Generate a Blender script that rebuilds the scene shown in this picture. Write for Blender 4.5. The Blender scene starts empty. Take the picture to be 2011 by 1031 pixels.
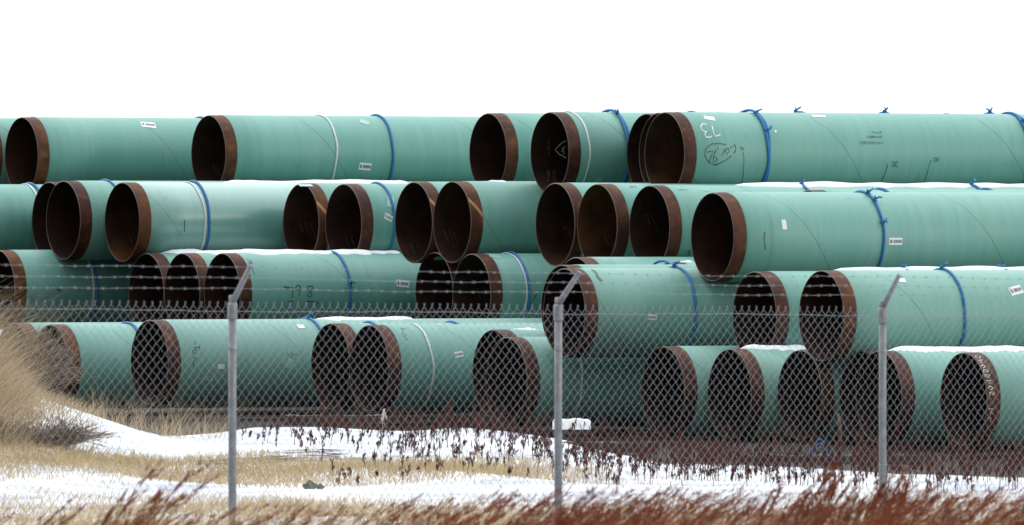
import bpy, math, random
import numpy as np
R_=math.radians
rnd=random.Random(7); rng=np.random.default_rng(11)
sc=bpy.context.scene; col=sc.collection
# ---------------- camera ----------------
F=22000.0; CX=1005.5; HY=480.0; CZ=2.0        # focal length in photo pixels, horizon row, eye height
cam=bpy.data.cameras.new('camera'); co=bpy.data.objects.new('camera',cam); col.objects.link(co)
cam.sensor_width=36; cam.lens=36*F/2011; cam.shift_y=-(515.5-HY)/2011
co.location=(0,0,CZ); co.rotation_euler=(R_(90),0,0); cam.clip_start=1; cam.clip_end=20000
cam.dof.use_dof=True; cam.dof.focus_distance=121; cam.dof.aperture_fstop=12
sc.camera=co
# ---------------- sky, sun, exposure ----------------
SUN_EL,SUN_AZ=R_(7),R_(123.5)      # thin low sun through cloud, behind the camera on its right
w=bpy.data.worlds.new('World'); sc.world=w; w.use_nodes=True
nt=w.node_tree; nt.nodes.clear()
out=nt.nodes.new('ShaderNodeOutputWorld'); bg=nt.nodes.new('ShaderNodeBackground')
sky=nt.nodes.new('ShaderNodeTexSky'); sky.sky_type='NISHITA'; sky.sun_disc=False
sky.sun_elevation=SUN_EL; sky.sun_rotation=SUN_AZ; sky.dust_density=4; sky.air_density=1
hs=nt.nodes.new('ShaderNodeHueSaturation'); hs.inputs['Saturation'].default_value=0.12
mix=nt.nodes.new('ShaderNodeMix'); mix.data_type='RGBA'; mix.inputs[0].default_value=0.93
# overcast cloud layer: brightest overhead, about a third as bright at the horizon
tcw=nt.nodes.new('ShaderNodeTexCoord'); spw=nt.nodes.new('ShaderNodeSeparateXYZ'); nt.links.new(tcw.outputs['Generated'],spw.inputs[0])
grad=nt.nodes.new('ShaderNodeMapRange'); nt.links.new(spw.outputs[2],grad.inputs[0]); grad.inputs[1].default_value=0; grad.inputs[2].default_value=1
cl=nt.nodes.new('ShaderNodeMix'); cl.data_type='RGBA'; nt.links.new(grad.outputs[0],cl.inputs[0])
cl.inputs[6].default_value=(12.0,12.3,12.6,1); cl.inputs[7].default_value=(30,31,32,1); 
back=nt.nodes.new('ShaderNodeMapRange'); back.interpolation_type='SMOOTHSTEP'; nt.links.new(spw.outputs[1],back.inputs[0])
back.inputs[1].default_value=-.75; back.inputs[2].default_value=.25; back.inputs[3].default_value=.30; back.inputs[4].default_value=1  # unseen sky behind the camera, dimmed to darken the pipe fronts
mu=nt.nodes.new('ShaderNodeMix'); mu.data_type='RGBA'; mu.blend_type='MULTIPLY'; mu.inputs[0].default_value=1
nt.links.new(cl.outputs[2],mu.inputs[6]); nt.links.new(back.outputs[0],mu.inputs[7]); nt.links.new(mu.outputs[2],mix.inputs[7])
nt.links.new(sky.outputs[0],hs.inputs['Color']); nt.links.new(hs.outputs[0],mix.inputs[6])
nt.links.new(mix.outputs[2],bg.inputs['Color']); bg.inputs['Strength'].default_value=0.1
nt.links.new(bg.outputs[0],out.inputs[0])
sun=bpy.data.lights.new('sun','SUN'); sun.energy=0.7; sun.angle=R_(18); sun.color=(1,.97,.92)
so=bpy.data.objects.new('sun',sun); col.objects.link(so); so.location=(0,0,30)
d=(math.sin(SUN_AZ)*math.cos(SUN_EL), math.cos(SUN_AZ)*math.cos(SUN_EL), math.sin(SUN_EL))
import mathutils
so.rotation_euler=mathutils.Vector(d).to_track_quat('Z','Y').to_euler()
sc.view_settings.view_transform='Standard'; sc.view_settings.look='None'
sc.view_settings.exposure=0.22; sc.view_settings.gamma=1

# ---------------- helpers ----------------
def tag(o,label=None,cat=None,group=None,kind=None):
    if label:o['label']=label
    if cat:o['category']=cat
    if group:o['group']=group
    if kind:o['kind']=kind
    return o
def link(name,me,parent=None,mats=()):
    o=bpy.data.objects.new(name,me); col.objects.link(o)
    if parent is not None:o.parent=parent
    if me is not None:
        for m in mats:
            if m.name not in [q.name for q in me.materials if q]: me.materials.append(m)
    return o
def mesh(name,V,Fc,mats=(),smooth=True,parent=None,mi=None):
    me=bpy.data.meshes.new(name)
    V=np.asarray(V,dtype=np.float32)
    me.from_pydata(V.tolist(),[],Fc if isinstance(Fc,list) else Fc.tolist())
    for m in mats: me.materials.append(m)
    if mi is not None: me.polygons.foreach_set('material_index',mi)
    me.polygons.foreach_set('use_smooth',[smooth]*len(me.polygons)); me.update()
    return link(name,me,parent)
class MB:
    def __init__(s): s.V=[];s.F=[];s.M=[];s.n=0
    def add(s,V,Fc,m=0):
        V=np.asarray(V,dtype=float); s.V.append(V)
        s.F+= [tuple(int(i)+s.n for i in f) for f in Fc]; s.M+=[m]*len(Fc); s.n+=len(V)
    def tube(s,pts,r,n=6,m=0,cap=True):
        pts=np.asarray(pts,float); k=len(pts)
        rr=np.full(k,r,float) if np.isscalar(r) else np.asarray(r,float)
        T=np.gradient(pts,axis=0); T/=np.linalg.norm(T,axis=1)[:,None]+1e-12
        ref=np.where(np.abs(T[:,2:3])>.9,np.array([[1.,0,0]]),np.array([[0,0,1.]]))
        if abs(T[:,2]).max()>.9: ref=np.tile(np.array([[0.31,.95,0.]]),(k,1))
        A=np.cross(T,ref); A/=np.linalg.norm(A,axis=1)[:,None]+1e-12; B=np.cross(T,A)
        an=np.arange(n)*2*math.pi/n
        V=(pts[:,None]+rr[:,None,None]*(A[:,None]*np.cos(an)[None,:,None]+B[:,None]*np.sin(an)[None,:,None])).reshape(-1,3)
        Fc=[(i*n+j,i*n+(j+1)%n,(i+1)*n+(j+1)%n,(i+1)*n+j) for i in range(k-1) for j in range(n)]
        if cap: Fc+=[tuple(range(n-1,-1,-1)),tuple((k-1)*n+j for j in range(n))]
        s.add(V,Fc,m)
    def box(s,c,sz,rz=0,m=0):
        x,y,z=sz[0]/2,sz[1]/2,sz[2]/2; c_,s_=math.cos(rz),math.sin(rz)
        V=[]
        for dz in(-z,z):
            for dx,dy in((-x,-y),(x,-y),(x,y),(-x,y)): V.append((c[0]+dx*c_-dy*s_,c[1]+dx*s_+dy*c_,c[2]+dz))
        s.add(V,[(3,2,1,0),(4,5,6,7),(0,1,5,4),(1,2,6,5),(2,3,7,6),(3,0,4,7)],m)
    def build(s,name,mats,parent=None,smooth=True):
        return mesh(name,np.concatenate(s.V),s.F,mats,smooth,parent,s.M)
# ---- node helpers
class N:
    def __init__(s,name):
        s.m=bpy.data.materials.new(name); s.m.use_nodes=True; s.t=s.m.node_tree; s.b=s.t.nodes['Principled BSDF']
    def n(s,ty,**k):
        q=s.t.nodes.new(ty)
        for a,v in k.items(): setattr(q,a,v)
        return q
    def put(s,sock,v):
        if isinstance(v,bpy.types.NodeSocket): s.t.links.new(v,sock)
        elif v is not None: sock.default_value=v
    def math(s,op,a,b=None,c=None):
        q=s.n('ShaderNodeMath',operation=op); s.put(q.inputs[0],a); s.put(q.inputs[1],b); s.put(q.inputs[2],c); return q.outputs[0]
    def mixc(s,f,a,b,bt='MIX'):
        q=s.n('ShaderNodeMix',data_type='RGBA',blend_type=bt); s.put(q.inputs[0],f); s.put(q.inputs[6],a); s.put(q.inputs[7],b); return q.outputs[2]
    def noise(s,vec,scale,det=3,rough=.55,dim='3D'):
        q=s.n('ShaderNodeTexNoise',noise_dimensions=dim); s.put(q.inputs['Vector'],vec); q.inputs['Scale'].default_value=scale
        q.inputs['Detail'].default_value=det; q.inputs['Roughness'].default_value=rough; return q.outputs[0]
    def ramp(s,f,a,b,c0=0.,c1=1.):
        q=s.n('ShaderNodeMapRange',interpolation_type='SMOOTHSTEP'); s.put(q.inputs[0],f); q.inputs[1].default_value=a; q.inputs[2].default_value=b
        q.inputs[3].default_value=c0; q.inputs[4].default_value=c1; return q.outputs[0]
    def attr(s,name): return s.n('ShaderNodeAttribute',attribute_type='OBJECT',attribute_name=name).outputs['Fac']
    def bump(s,h,st,dist=.01):
        q=s.n('ShaderNodeBump'); q.inputs['Strength'].default_value=st; q.inputs['Distance'].default_value=dist
        s.put(q.inputs['Height'],h); s.t.links.new(q.outputs[0],s.b.inputs['Normal'])
    def vec(s,x,y,z):
        q=s.n('ShaderNodeCombineXYZ'); s.put(q.inputs[0],x); s.put(q.inputs[1],y); s.put(q.inputs[2],z); return q.outputs[0]
def simple(name,c,rough=.6,metal=0,var=.15,scale=30):
    k=N(name); tc=k.n('ShaderNodeTexCoord').outputs['Object']
    nz=k.noise(tc,scale,4)
    cc=k.mixc(nz,(c[0]*(1-var),c[1]*(1-var),c[2]*(1-var),1),(min(1,c[0]*(1+var)),min(1,c[1]*(1+var)),min(1,c[2]*(1+var)),1))
    k.put(k.b.inputs['Base Color'],cc); k.b.inputs['Roughness'].default_value=rough; k.b.inputs['Metallic'].default_value=metal
    return k.m
PITCH=2.1; RO=.457; RI=.444; RC=.460; LEN=23.4; BAND=.150
def pipe_coords(k):
    tc=k.n('ShaderNodeTexCoord').outputs['Object']; sp=k.n('ShaderNodeSeparateXYZ'); k.put(sp.inputs[0],tc)
    x,y,z=sp.outputs; th=k.math('ARCTAN2',z,y)                       # crown = 90 deg, camera side = 180 deg
    phi=k.math('SUBTRACT',th,math.pi/2)
    v=k.math('SUBTRACT',k.math('DIVIDE',x,PITCH),k.math('DIVIDE',phi,2*math.pi))
    v=k.math('SUBTRACT',v,k.attr('weld')); f=k.math('FRACT',k.math('ADD',v,.5)); dist=k.math('ABSOLUTE',k.math('SUBTRACT',f,.5))
    return tc,x,y,z,phi,dist
def mat_coating():
    k=N('green_epoxy_coating'); tc,x,y,z,phi,dist=pipe_coords(k)
    sd=k.attr('seed')
    cyl=k.vec(k.math('ADD',x,sd),k.math('MULTIPLY',y,1),z)
    # faint streaks run round the pipe: fine along the axis, long round the girth
    streak=k.noise(k.vec(k.math('ADD',k.math('MULTIPLY',x,14),sd),k.math('MULTIPLY',y,1.1),k.math('MULTIPLY',z,1.1)),1.0,4,.6)
    fine=k.noise(k.vec(k.math('ADD',k.math('MULTIPLY',x,60),sd),k.math('MULTIPLY',y,2.5),k.math('MULTIPLY',z,2.5)),1.0,3,.6)
    big=k.noise(cyl,.9,3,.5)
    c=k.mixc(k.ramp(streak,.25,.8),(.098,.272,.234,1),(.122,.314,.272,1))
    c=k.mixc(k.math('MULTIPLY',k.ramp(fine,.58,.78),.28),c,(.082,.22,.175,1))
    c=k.mixc(k.math('MULTIPLY',k.ramp(big,.5,.75),.30),c,(.19,.33,.27,1))
    c=k.mixc(k.math('MULTIPLY',k.attr('fade'),.35),c,(.27,.40,.32,1))
    dr=k.noise(k.vec(k.math('ADD',k.math('MULTIPLY',x,9),k.math('MULTIPLY',sd,3)),k.math('MULTIPLY',y,.7),k.math('MULTIPLY',z,.7)),1.,5,.7)
    c=k.mixc(k.math('MULTIPLY',k.math('MULTIPLY',k.ramp(dr,.56,.70),k.ramp(big,.44,.60)),.38),c,(.055,.15,.12,1))    # darker smears
    c=k.mixc(k.math('MULTIPLY',k.math('MULTIPLY',k.ramp(dr,.50,.36),k.ramp(big,.56,.42)),.2),c,(.25,.38,.33,1))     # chalky fading
    hue=k.math('FRACT',k.math('MULTIPLY',sd,.37)); c=k.mixc(k.math('MULTIPLY',hue,.22),c,(.15,.30,.23,1))
    bl=k.noise(cyl,4.5,5,.65)
    c=k.mixc(k.math('MULTIPLY',k.ramp(bl,.62,.76),.5),c,(.09,.19,.13,1))       # grime blotches
    sp=k.noise(cyl,38,2,.5)
    c=k.mixc(k.math('MULTIPLY',k.ramp(sp,.74,.80),.5),c,(.40,.48,.40,1))        # small scuffs
    cut=k.ramp(k.math('ADD',x,k.math('MULTIPLY',streak,.012)),BAND+.006,BAND+.022,1,0)
    c=k.mixc(k.math('MULTIPLY',cut,.5),c,(.06,.14,.10,1))
    weld=k.ramp(dist,.0010,.0042,1,0)
    c=k.mixc(k.math('MULTIPLY',weld,.5),c,(.045,.12,.095,1))
    k.put(k.b.inputs['Base Color'],c)
    k.put(k.b.inputs['Roughness'],k.math('SUBTRACT',k.math('ADD',.44,k.math('MULTIPLY',streak,.16)),k.math('MULTIPLY',k.attr('gloss'),.18)))
    k.b.inputs['Specular IOR Level'].default_value=.5; k.put(k.b.inputs['Coat Weight'],k.math('MULTIPLY',k.attr('gloss'),.6)); k.b.inputs['Coat Roughness'].default_value=.3; k.b.inputs['Coat IOR'].default_value=1.9
    h=k.math('ADD',k.math('MULTIPLY',weld,1.0),k.math('MULTIPLY',big,.25)); k.bump(h,.55,.006)
    return k.m
def mat_rust(inner=False):
    k=N('mill_scale_with_painted_shade' if inner else 'rusted_steel'); tc,x,y,z,phi,dist=pipe_coords(k); sd=k.attr('seed')  # inner copy: mill scale with the bore's shade painted into its near-black colour
    cyl=k.vec(k.math('ADD',x,sd),y,z)
    a=k.noise(cyl,3.5,5,.65); b=k.noise(cyl,26,4,.6)
    ring=k.noise(k.vec(k.math('MULTIPLY',x,5),k.math('ADD',y,sd),z),1.4,3,.5)
    m=k.mixc(k.ramp(a,.32,.68),(.030,.010,.009,1),(.064,.020,.014,1))
    o=k.mixc(k.ramp(a,.32,.68),(.052,.018,.008,1),(.130,.048,.014,1))
    c=k.mixc(k.attr('tone'),m,o)
    c=k.mixc(k.math('MULTIPLY',k.ramp(k.noise(cyl,7,5,.7),.52,.66),.45),c,(.17,.062,.016,1)); c=k.mixc(k.math('MULTIPLY',k.ramp(b,.52,.74),.5),c,(.10,.048,.03,1))
    c=k.mixc(k.math('MULTIPLY',k.ramp(ring,.56,.72),.45),c,(.045,.025,.022,1))
    weld=k.math('MULTIPLY',k.ramp(dist,.008,.013,1,0),k.attr('weld_bare'))
    c=k.mixc(k.math('MULTIPLY',weld,.8),c,(.42,.23,.10,1))
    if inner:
        di=k.mixc(k.ramp(a,.3,.7),(.006,.004,.0035,1),(.021,.009,.0055,1)); di=k.mixc(k.math('MULTIPLY',k.attr('inside'),k.ramp(k.noise(cyl,1.3,3),.36,.60)),di,(.075,.030,.010,1))  # inside mixes in brown steel and painted patches of warm light
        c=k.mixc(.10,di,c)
    k.put(k.b.inputs['Base Color'],c); k.b.inputs['Roughness'].default_value=.8 if inner else .68; k.b.inputs['Specular IOR Level'].default_value=.12 if inner else .2
    k.bump(k.math('ADD',b,k.math('MULTIPLY',weld,1.5)),.35,.003)
    return k.m
M={}
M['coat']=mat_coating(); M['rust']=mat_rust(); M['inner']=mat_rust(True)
M['lip']=simple('worn_steel_lip',(.085,.055,.042),.5,.2,.35,60)
M['blue']=simple('blue_rope_fibre',(.008,.13,.34),.6,0,.35,90)
M['white']=simple('white_strap_webbing',(.50,.53,.53),.5,0,.1,60)
M['label']=simple('white_sticker',(.62,.63,.64),.4,0,.04,50)
M['tape']=simple('pale_green_tape',(.24,.40,.36),.35,0,.08,50)
M['dtape']=simple('mid_green_patch',(.10,.33,.27),.4,0,.08,50)
M['ink']=simple('black_marker',(.012,.018,.018),.5,0,.2,50)
M['grime']=simple('dark_scuff',(.03,.08,.06),.6,0,.3,50)
M['chalk']=simple('white_paint_marker',(.55,.60,.56),.5,0,.1,50)
M['print']=simple('faded_stencil_ink',(.085,.075,.065),.6,0,.3,90)
M['barcode']=simple('barcode_ink',(.10,.11,.12),.5,0,.1,50)
M['black']=simple('black_strap_webbing',(.015,.015,.017),.5,0,.2,60)
M['galv']=None
def mat_galv():
    k=N('galvanised_steel'); tc=k.n('ShaderNodeTexCoord').outputs['Object']
    a=k.noise(tc,18,4,.6); b=k.noise(tc,140,2,.5)
    c=k.mixc(k.ramp(a,.3,.7),(.13,.137,.147,1),(.20,.208,.218,1)); c=k.mixc(k.math('MULTIPLY',k.ramp(b,.55,.7),.25),c,(.3,.3,.3,1))
    k.put(k.b.inputs['Base Color'],c); k.b.inputs['Metallic'].default_value=.35; k.b.inputs['Roughness'].default_value=.5; return k.m
M['galv']=mat_galv()
M['wire']=simple('galvanised_wire',(.20,.215,.225),.55,.15,.12,20)
def mat_snow(name='snow_surface'):
    k=N(name); tc=k.n('ShaderNodeTexCoord').outputs['Object']
    a=k.noise(tc,1.6,5,.6); b=k.noise(tc,14,4,.6)
    c=k.mixc(a,(.60,.63,.68,1),(.74,.75,.76,1)); k.put(k.b.inputs['Base Color'],c); k.b.inputs['Roughness'].default_value=.75
    k.b.inputs['Specular IOR Level'].default_value=.2
    k.bump(k.math('ADD',a,k.math('MULTIPLY',b,.3)),.5,.06); return k.m
M['snow']=mat_snow()
def mat_ground():
    k=N('ground_snow_and_dirt'); g=k.n('ShaderNodeNewGeometry').outputs['Position']
    sp=k.n('ShaderNodeSeparateXYZ'); k.put(sp.inputs[0],g)
    a=k.noise(g,.9,6,.62); b=k.noise(g,6,5,.65); e=k.noise(g,34,3,.6)
    mask=k.n('ShaderNodeAttribute',attribute_name='snow').outputs['Fac']
    mm=k.ramp(k.math('ADD',mask,k.math('ADD',k.math('MULTIPLY',k.math('SUBTRACT',a,.5),1.35),k.math('MULTIPLY',k.math('SUBTRACT',b,.5),1.0))),.44,.54)
    dirt=k.mixc(k.ramp(b,.3,.7),(.012,.009,.008,1),(.038,.025,.018,1)); dirt=k.mixc(k.math('MULTIPLY',k.ramp(e,.58,.78),.5),dirt,(.08,.045,.03,1))
    snow=k.mixc(k.ramp(k.math('ADD',k.math('MULTIPLY',a,.6),k.math('MULTIPLY',b,.4)),.36,.62),(.36,.39,.46,1),(.72,.73,.74,1))
    k.put(k.b.inputs['Base Color'],k.mixc(mm,dirt,snow)); k.b.inputs['Roughness'].default_value=.85; k.b.inputs['Specular IOR Level'].default_value=.2
    k.bump(k.math('ADD',k.math('ADD',a,k.math('MULTIPLY',b,.5)),k.math('MULTIPLY',mm,.5)),.6,.08); return k.m
M['ground']=mat_ground()
def mat_leaf(name,c1,c2,c3):
    k=N(name); g=k.n('ShaderNodeNewGeometry'); r=g.outputs['Random Per Island']; p=k.noise(g.outputs['Position'],1.3,3)
    c=k.mixc(r,c1+(1,),c2+(1,)); c=k.mixc(k.ramp(p,.45,.68),c,c3+(1,))
    k.put(k.b.inputs['Base Color'],c); k.b.inputs['Roughness'].default_value=.8; k.b.inputs['Specular IOR Level'].default_value=.15; return k.m
M['straw']=mat_leaf('dry_straw_blades',(.22,.165,.10),(.60,.48,.30),(.36,.26,.15))
M['pale_straw']=mat_leaf('pale_grass_blades',(.36,.26,.13),(.56,.44,.25),(.44,.31,.16))
M['weed']=mat_leaf('red_brown_weed',(.035,.010,.008),(.090,.025,.016),(.05,.015,.011))
M['fweed']=mat_leaf('rust_red_weed',(.085,.019,.008),(.20,.052,.018),(.12,.030,.011))
M['bark']=mat_leaf('grey_brown_twigs',(.08,.06,.046),(.22,.165,.12),(.13,.095,.068))
M['timber']=simple('weathered_timber',(.050,.040,.034),.8,0,.35,9)
M['rock']=simple('lichen_stone',(.10,.105,.075),.85,0,.45,14)
M['stake']=simple('orange_stake_paint',(.11,.03,.016),.7,0,.3,20)
M['pstalk']=simple('bleached_stalk',(.42,.39,.35),.7,0,.2,30)

# ---------------- the ground ----------------
PTH=R_(61.8); AX=(math.sin(PTH),math.cos(PTH)); PP=(-AX[1],AX[0])   # pipe axis and its perpendicular on plan
cr_x=np.array([-600,0,100,200,330,430,500,640,800,900,1000,1200,1400,1600,2011,2600.])
cr_y=np.array([790,798,812,832,862,856,846,840,842,838,852,884,902,908,922,930.])
def gh(X,Y):
    X=np.asarray(X,float); Y=np.asarray(Y,float); px=CX+F*X/np.maximum(Y,20)
    px=np.clip(px,-900,2900); CY=105.
    hc=CZ-(np.interp(px,cr_x,cr_y)-HY)*CY/F
    u=X*PP[0]+Y*PP[1]
    back=np.clip(-.06+.0135*(u-94),-.12,.26)
    front=-.02+.03*np.sin(X*1.1+Y*.35)
    t=np.clip((Y-90)/(CY-90),0,1); t=t*t*(3-2*t); h=front*(1-t)+hc*t
    t2=np.clip((Y-CY)/4.5,0,1); t2=t2*t2*(3-2*t2); h=np.where(Y>CY,hc*(1-t2)+back*t2,h)
    m=np.exp(-(((X+5.6)/1.7)**2))*np.exp(-(((Y-101)/4.)**2))*.40
    h=h+m+.035*np.sin(X*2.3+1.3*np.sin(Y*.8))*np.cos(Y*.9)*np.clip((60-np.abs(Y-90))/60,0,1)
    far=np.clip((np.hypot(X,Y-90)-60)/60,0,1); return h*(1-far)
def axis_pts(lo,hi,step,far):
    a=np.arange(lo,hi+1e-6,step); e=[]; q=step
    x=hi
    while x<far: q*=1.35; x+=q; e.append(x)
    b=[]; q=step; x=lo
    while x>-far: q*=1.35; x-=q; b.append(x)
    return np.array(b[::-1]+list(a)+e)
xs=axis_pts(-9,9,.14,4000); ys=axis_pts(55,135,.16,4000)
XX,YY=np.meshgrid(xs,ys,indexing='ij'); ZZ=gh(XX,YY)
nx,ny=len(xs),len(ys); I=np.arange(nx*ny).reshape(nx,ny)
Fq=np.stack([I[:-1,:-1],I[1:,:-1],I[1:,1:],I[:-1,1:]],-1).reshape(-1,4)
ground=mesh('ground',np.stack([XX,YY,ZZ],-1).reshape(-1,3),Fq,[M['ground']]); tag(ground,'snow covered ground with bare dirt under the pipes',kind='structure')
px=CX+F*XX/np.maximum(YY,20)
edge=np.interp(px,[-500,300,900,1100,1300,2011],[107.5,107.5,108.5,106,101.5,100.2])
mask=1/(1+np.exp(np.clip((YY-edge)*2.2,-30,30)))
mask-=.42*np.exp(-((YY-97)/2.6)**2)*np.clip((1150-px)/300,0,1)           # trampled straw strip
mask-=.35*np.exp(-((YY-84)/2.5)**2)
mask-=.30*np.exp(-(((XX+5.4)/1.2)**2))*np.exp(-(((YY-101)/2.5)**2))
mask=np.where(YY>140,np.where(YY>180,.9,mask),mask); mask=np.where(YY<56,.05,mask); mask=np.where(np.abs(XX)>14,mask*.55,mask)  # unseen near and side ground kept barer to cut light bounced off snow
at=ground.data.attributes.new('snow','FLOAT','POINT'); at.data.foreach_set('value',mask.reshape(-1).astype(np.float32))

# ---------------- the pipes ----------------
def ring_pts(x,r,n): 
    an=np.arange(n)*2*math.pi/n; return np.stack([np.full(n,x),r*np.cos(an),r*np.sin(an)],-1)
def lathe(name,prof,n,mats,mi=None):
    V=np.concatenate([ring_pts(x,r,n) for x,r in prof]); Fc=[];M_=[]
    for i in range(len(prof)-1):
        for j in range(n):
            Fc.append((i*n+j,i*n+(j+1)%n,(i+1)*n+(j+1)%n,(i+1)*n+j)); M_.append(mi[i] if mi else 0)
    me=bpy.data.meshes.new(name); me.from_pydata(V.tolist(),[],Fc)
    for m in mats: me.materials.append(m)
    me.polygons.foreach_set('material_index',M_); me.polygons.foreach_set('use_smooth',[True]*len(Fc)); me.update(); return me
xsb=[BAND,BAND+.004]+list(np.linspace(.6,LEN-BAND,24))
coat_me=lathe('coating',[(BAND,RO+.0002)]+[(BAND+.003,RC)]+[(x,RC) for x in xsb[2:]]+[(LEN-BAND+.003,RO+.0002)],144,[M['coat']])
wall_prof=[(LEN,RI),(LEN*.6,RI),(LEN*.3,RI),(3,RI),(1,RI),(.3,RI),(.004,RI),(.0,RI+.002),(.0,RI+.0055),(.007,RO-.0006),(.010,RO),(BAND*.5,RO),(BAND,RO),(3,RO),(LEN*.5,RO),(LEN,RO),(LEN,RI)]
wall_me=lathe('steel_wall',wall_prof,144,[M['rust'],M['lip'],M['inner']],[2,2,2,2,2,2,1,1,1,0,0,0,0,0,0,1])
def edge_normals(me):
    pass
def torus(r_major,r,wob=0,seed=0,n=160,k=8,twist=0,flat=1.0,off=0):
    q=np.random.default_rng(seed); a=np.arange(n)*2*math.pi/n
    ph=q.uniform(0,6.28,4); wx=wob*(np.sin(a+ph[0])+.5*np.sin(3*a+ph[1])+.35*np.sin(7*a+ph[2]))
    cx=wx+off*np.cos(twist*a+ph[3]); rr=r_major+(abs(off)*.35)*(1+np.sin(twist*a+ph[3]))
    b=np.arange(k)*2*math.pi/k
    bead=1+.10*np.sin(a*60)
    X=cx[:,None]+(r*flat*bead)[:,None]*np.cos(b)[None]
    Rr=rr[:,None]+r*np.sin(b)[None]
    V=np.stack([X,Rr*np.cos(a)[:,None],Rr*np.sin(a)[:,None]],-1).reshape(-1,3)
    Fc=[(i*k+j,((i+1)%n)*k+j,((i+1)%n)*k+(j+1)%k,i*k+(j+1)%k) for i in range(n) for j in range(k)]
    return V,Fc
ring_cache={}
def ring_mesh(kind,var):
    if (kind,var) in ring_cache: return ring_cache[(kind,var)]
    mb=MB()
    if kind=='rope': V,Fc=torus(RC+.012,.0145,.007,var); mb.add(V,Fc); m=M['blue']
    elif kind=='thin': V,Fc=torus(RC+.010,.012,.006,var); mb.add(V,Fc); m=M['blue']
    elif kind=='double':
        V,Fc=torus(RC+.013,.0150,.007,var,twist=2,off=.015); mb.add(V,Fc)
        V,Fc=torus(RC+.013,.0145,.007,var,twist=2,off=-.015); mb.add(V,Fc); m=M['blue']
    else: V,Fc=torus(RC+.006,.006,.012,var,flat=2.2); mb.add(V,Fc); m=M['white']
    o=mb.build('rope_ring' if kind!='white' else 'white_strap',[m]); me=o.data; bpy.data.objects.remove(o); ring_cache[(kind,var)]=me; return me
class Pipe: pass
def proj(P): return CX+F*P[0]/P[1], HY-F*(P[2]-CZ)/P[1]
S_=.97; U0=93.8
def make_pipe(key,layer,k,xl,yt,label,tone=.3,gloss=0.,fade=0.,weld=None,bare=0.,inside=None):
    u=U0+k*S_
    # left edge of the mouth: mouth centre shifted by one radius along PP
    def at(s): return np.array([s*AX[0]+u*PP[0], s*AX[1]+u*PP[1]])
    lo,hi=20.,90.
    for _ in range(60):
        s=(lo+hi)/2; c=at(s); e=c+RO*np.array(PP)
        if CX+F*e[0]/e[1]<xl: lo=s
        else: hi=s
    c=at(s); z=CZ-(yt-HY)*c[1]/F-RO
    p=Pipe(); p.c=np.array([c[0],c[1],z]); p.u=u; p.key=key
    e=bpy.data.objects.new('pipe',None); col.objects.link(e); e.location=p.c; e.rotation_euler=(0,0,math.atan2(AX[1],AX[0])); e.empty_display_size=.3
    tag(e,label,'pipe','green coated steel pipes stacked in layers'); p.o=e
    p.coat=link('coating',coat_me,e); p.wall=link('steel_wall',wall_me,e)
    for o in(p.coat,p.wall):
        o['seed']=rnd.uniform(0,60); o['tone']=float(tone); o['gloss']=float(gloss); o['fade']=float(fade); o['weld_bare']=float(bare); o['inside']=float(tone*.3 if inside is None else inside)
    p.wv=weld; v=rnd.random()
    if weld is not None: v=weld(p)
    for o in(p.coat,p.wall): o['weld']=float(v%1)
    return p
A3=np.array([AX[0],AX[1],0.]); P3=np.array([PP[0],PP[1],0.]); Z3=np.array([0,0,1.])
def hit(p,px,py,r=RC,inside=False):
    """ray through a photo pixel onto this pipe's own wall -> (s along the axis, phi from the crown)"""
    d=np.array([(px-CX)/F,1.,-(py-HY)/F]); o=np.array([0,0,CZ])-p.c
    dy,dz=d@P3,d@Z3; oy,oz=o@P3,o@Z3
    a=dy*dy+dz*dz; b=2*(dy*oy+dz*oz); c=oy*oy+oz*oz-r*r; D=b*b-4*a*c
    if D<0: D=0
    t=(-b+math.sqrt(D))/(2*a) if inside else (-b-math.sqrt(D))/(2*a)
    q=o+t*d; th=math.atan2(q@Z3,q@P3); th+=2*math.pi*(th<-math.pi/2); return q@A3, th-math.pi/2
def wrap(s,phi,r): th=phi+math.pi/2; return (s,r*math.cos(th),r*math.sin(th))
def crown_weld(x):   # helix passes the crown at this photo column
    def f(p):
        s=0
        for _ in range(40):
            P=p.c+A3*s; s+=( (x-CX)/F*P[1]-P[0])/AX[0]
        return s/PITCH
    return f
def mouth_weld(phi_deg): return lambda p: -phi_deg/360.
def s_at_bulge(p,x,side=True):
    s=1.
    for _ in range(60):
        P=p.c+A3*s-(P3*RC if side else 0); s+=((x-CX)/F*P[1]-P[0])/AX[0]*.95
    return s
nring=0
def ring(p,x,kind='rope',crown=False,knot=None):
    global nring; nring+=1
    s=s_at_bulge(p,x,not crown)
    o=link('rope_ring' if kind!='white' else 'white_strap',ring_mesh(kind,nring%4),p.o); o.location=(s,0,0); o.rotation_euler=(nring*1.3,0,0)
    if knot is not None:
        for ph in knot:
            mb=MB(); r0=RC+.02
            b=np.array(wrap(0,R_(ph),r0)); nrm=np.array(wrap(0,R_(ph),1.))
            tg=np.array(wrap(0,R_(ph+90),1.))
            for q in range(3):
                aa=np.linspace(0,5.4,9); pts=[b+nrm*(.006+.013*math.sin(t))+np.array([.020*math.cos(t+q),0,0])+tg*(.005*t+.010*q-.03) for t in aa]
                mb.tube(pts,.009,5)
            for q in range(2):
                dx=rnd.uniform(-.05,.06); L=rnd.uniform(.008,.03)
                pts=[b+nrm*.02,b+nrm*(.03+L*.5)+np.array([dx*.6,0,0]),b+nrm*(.03+L)+np.array([dx,0,0])+tg*rnd.uniform(-.04,.03)]
                mb.tube(pts,[.010,.010,.008],5)
            kk=mb.build('knot',[M['blue']],o); kk.rotation_euler=(-nring*1.3,0,0)
    return o
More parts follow.
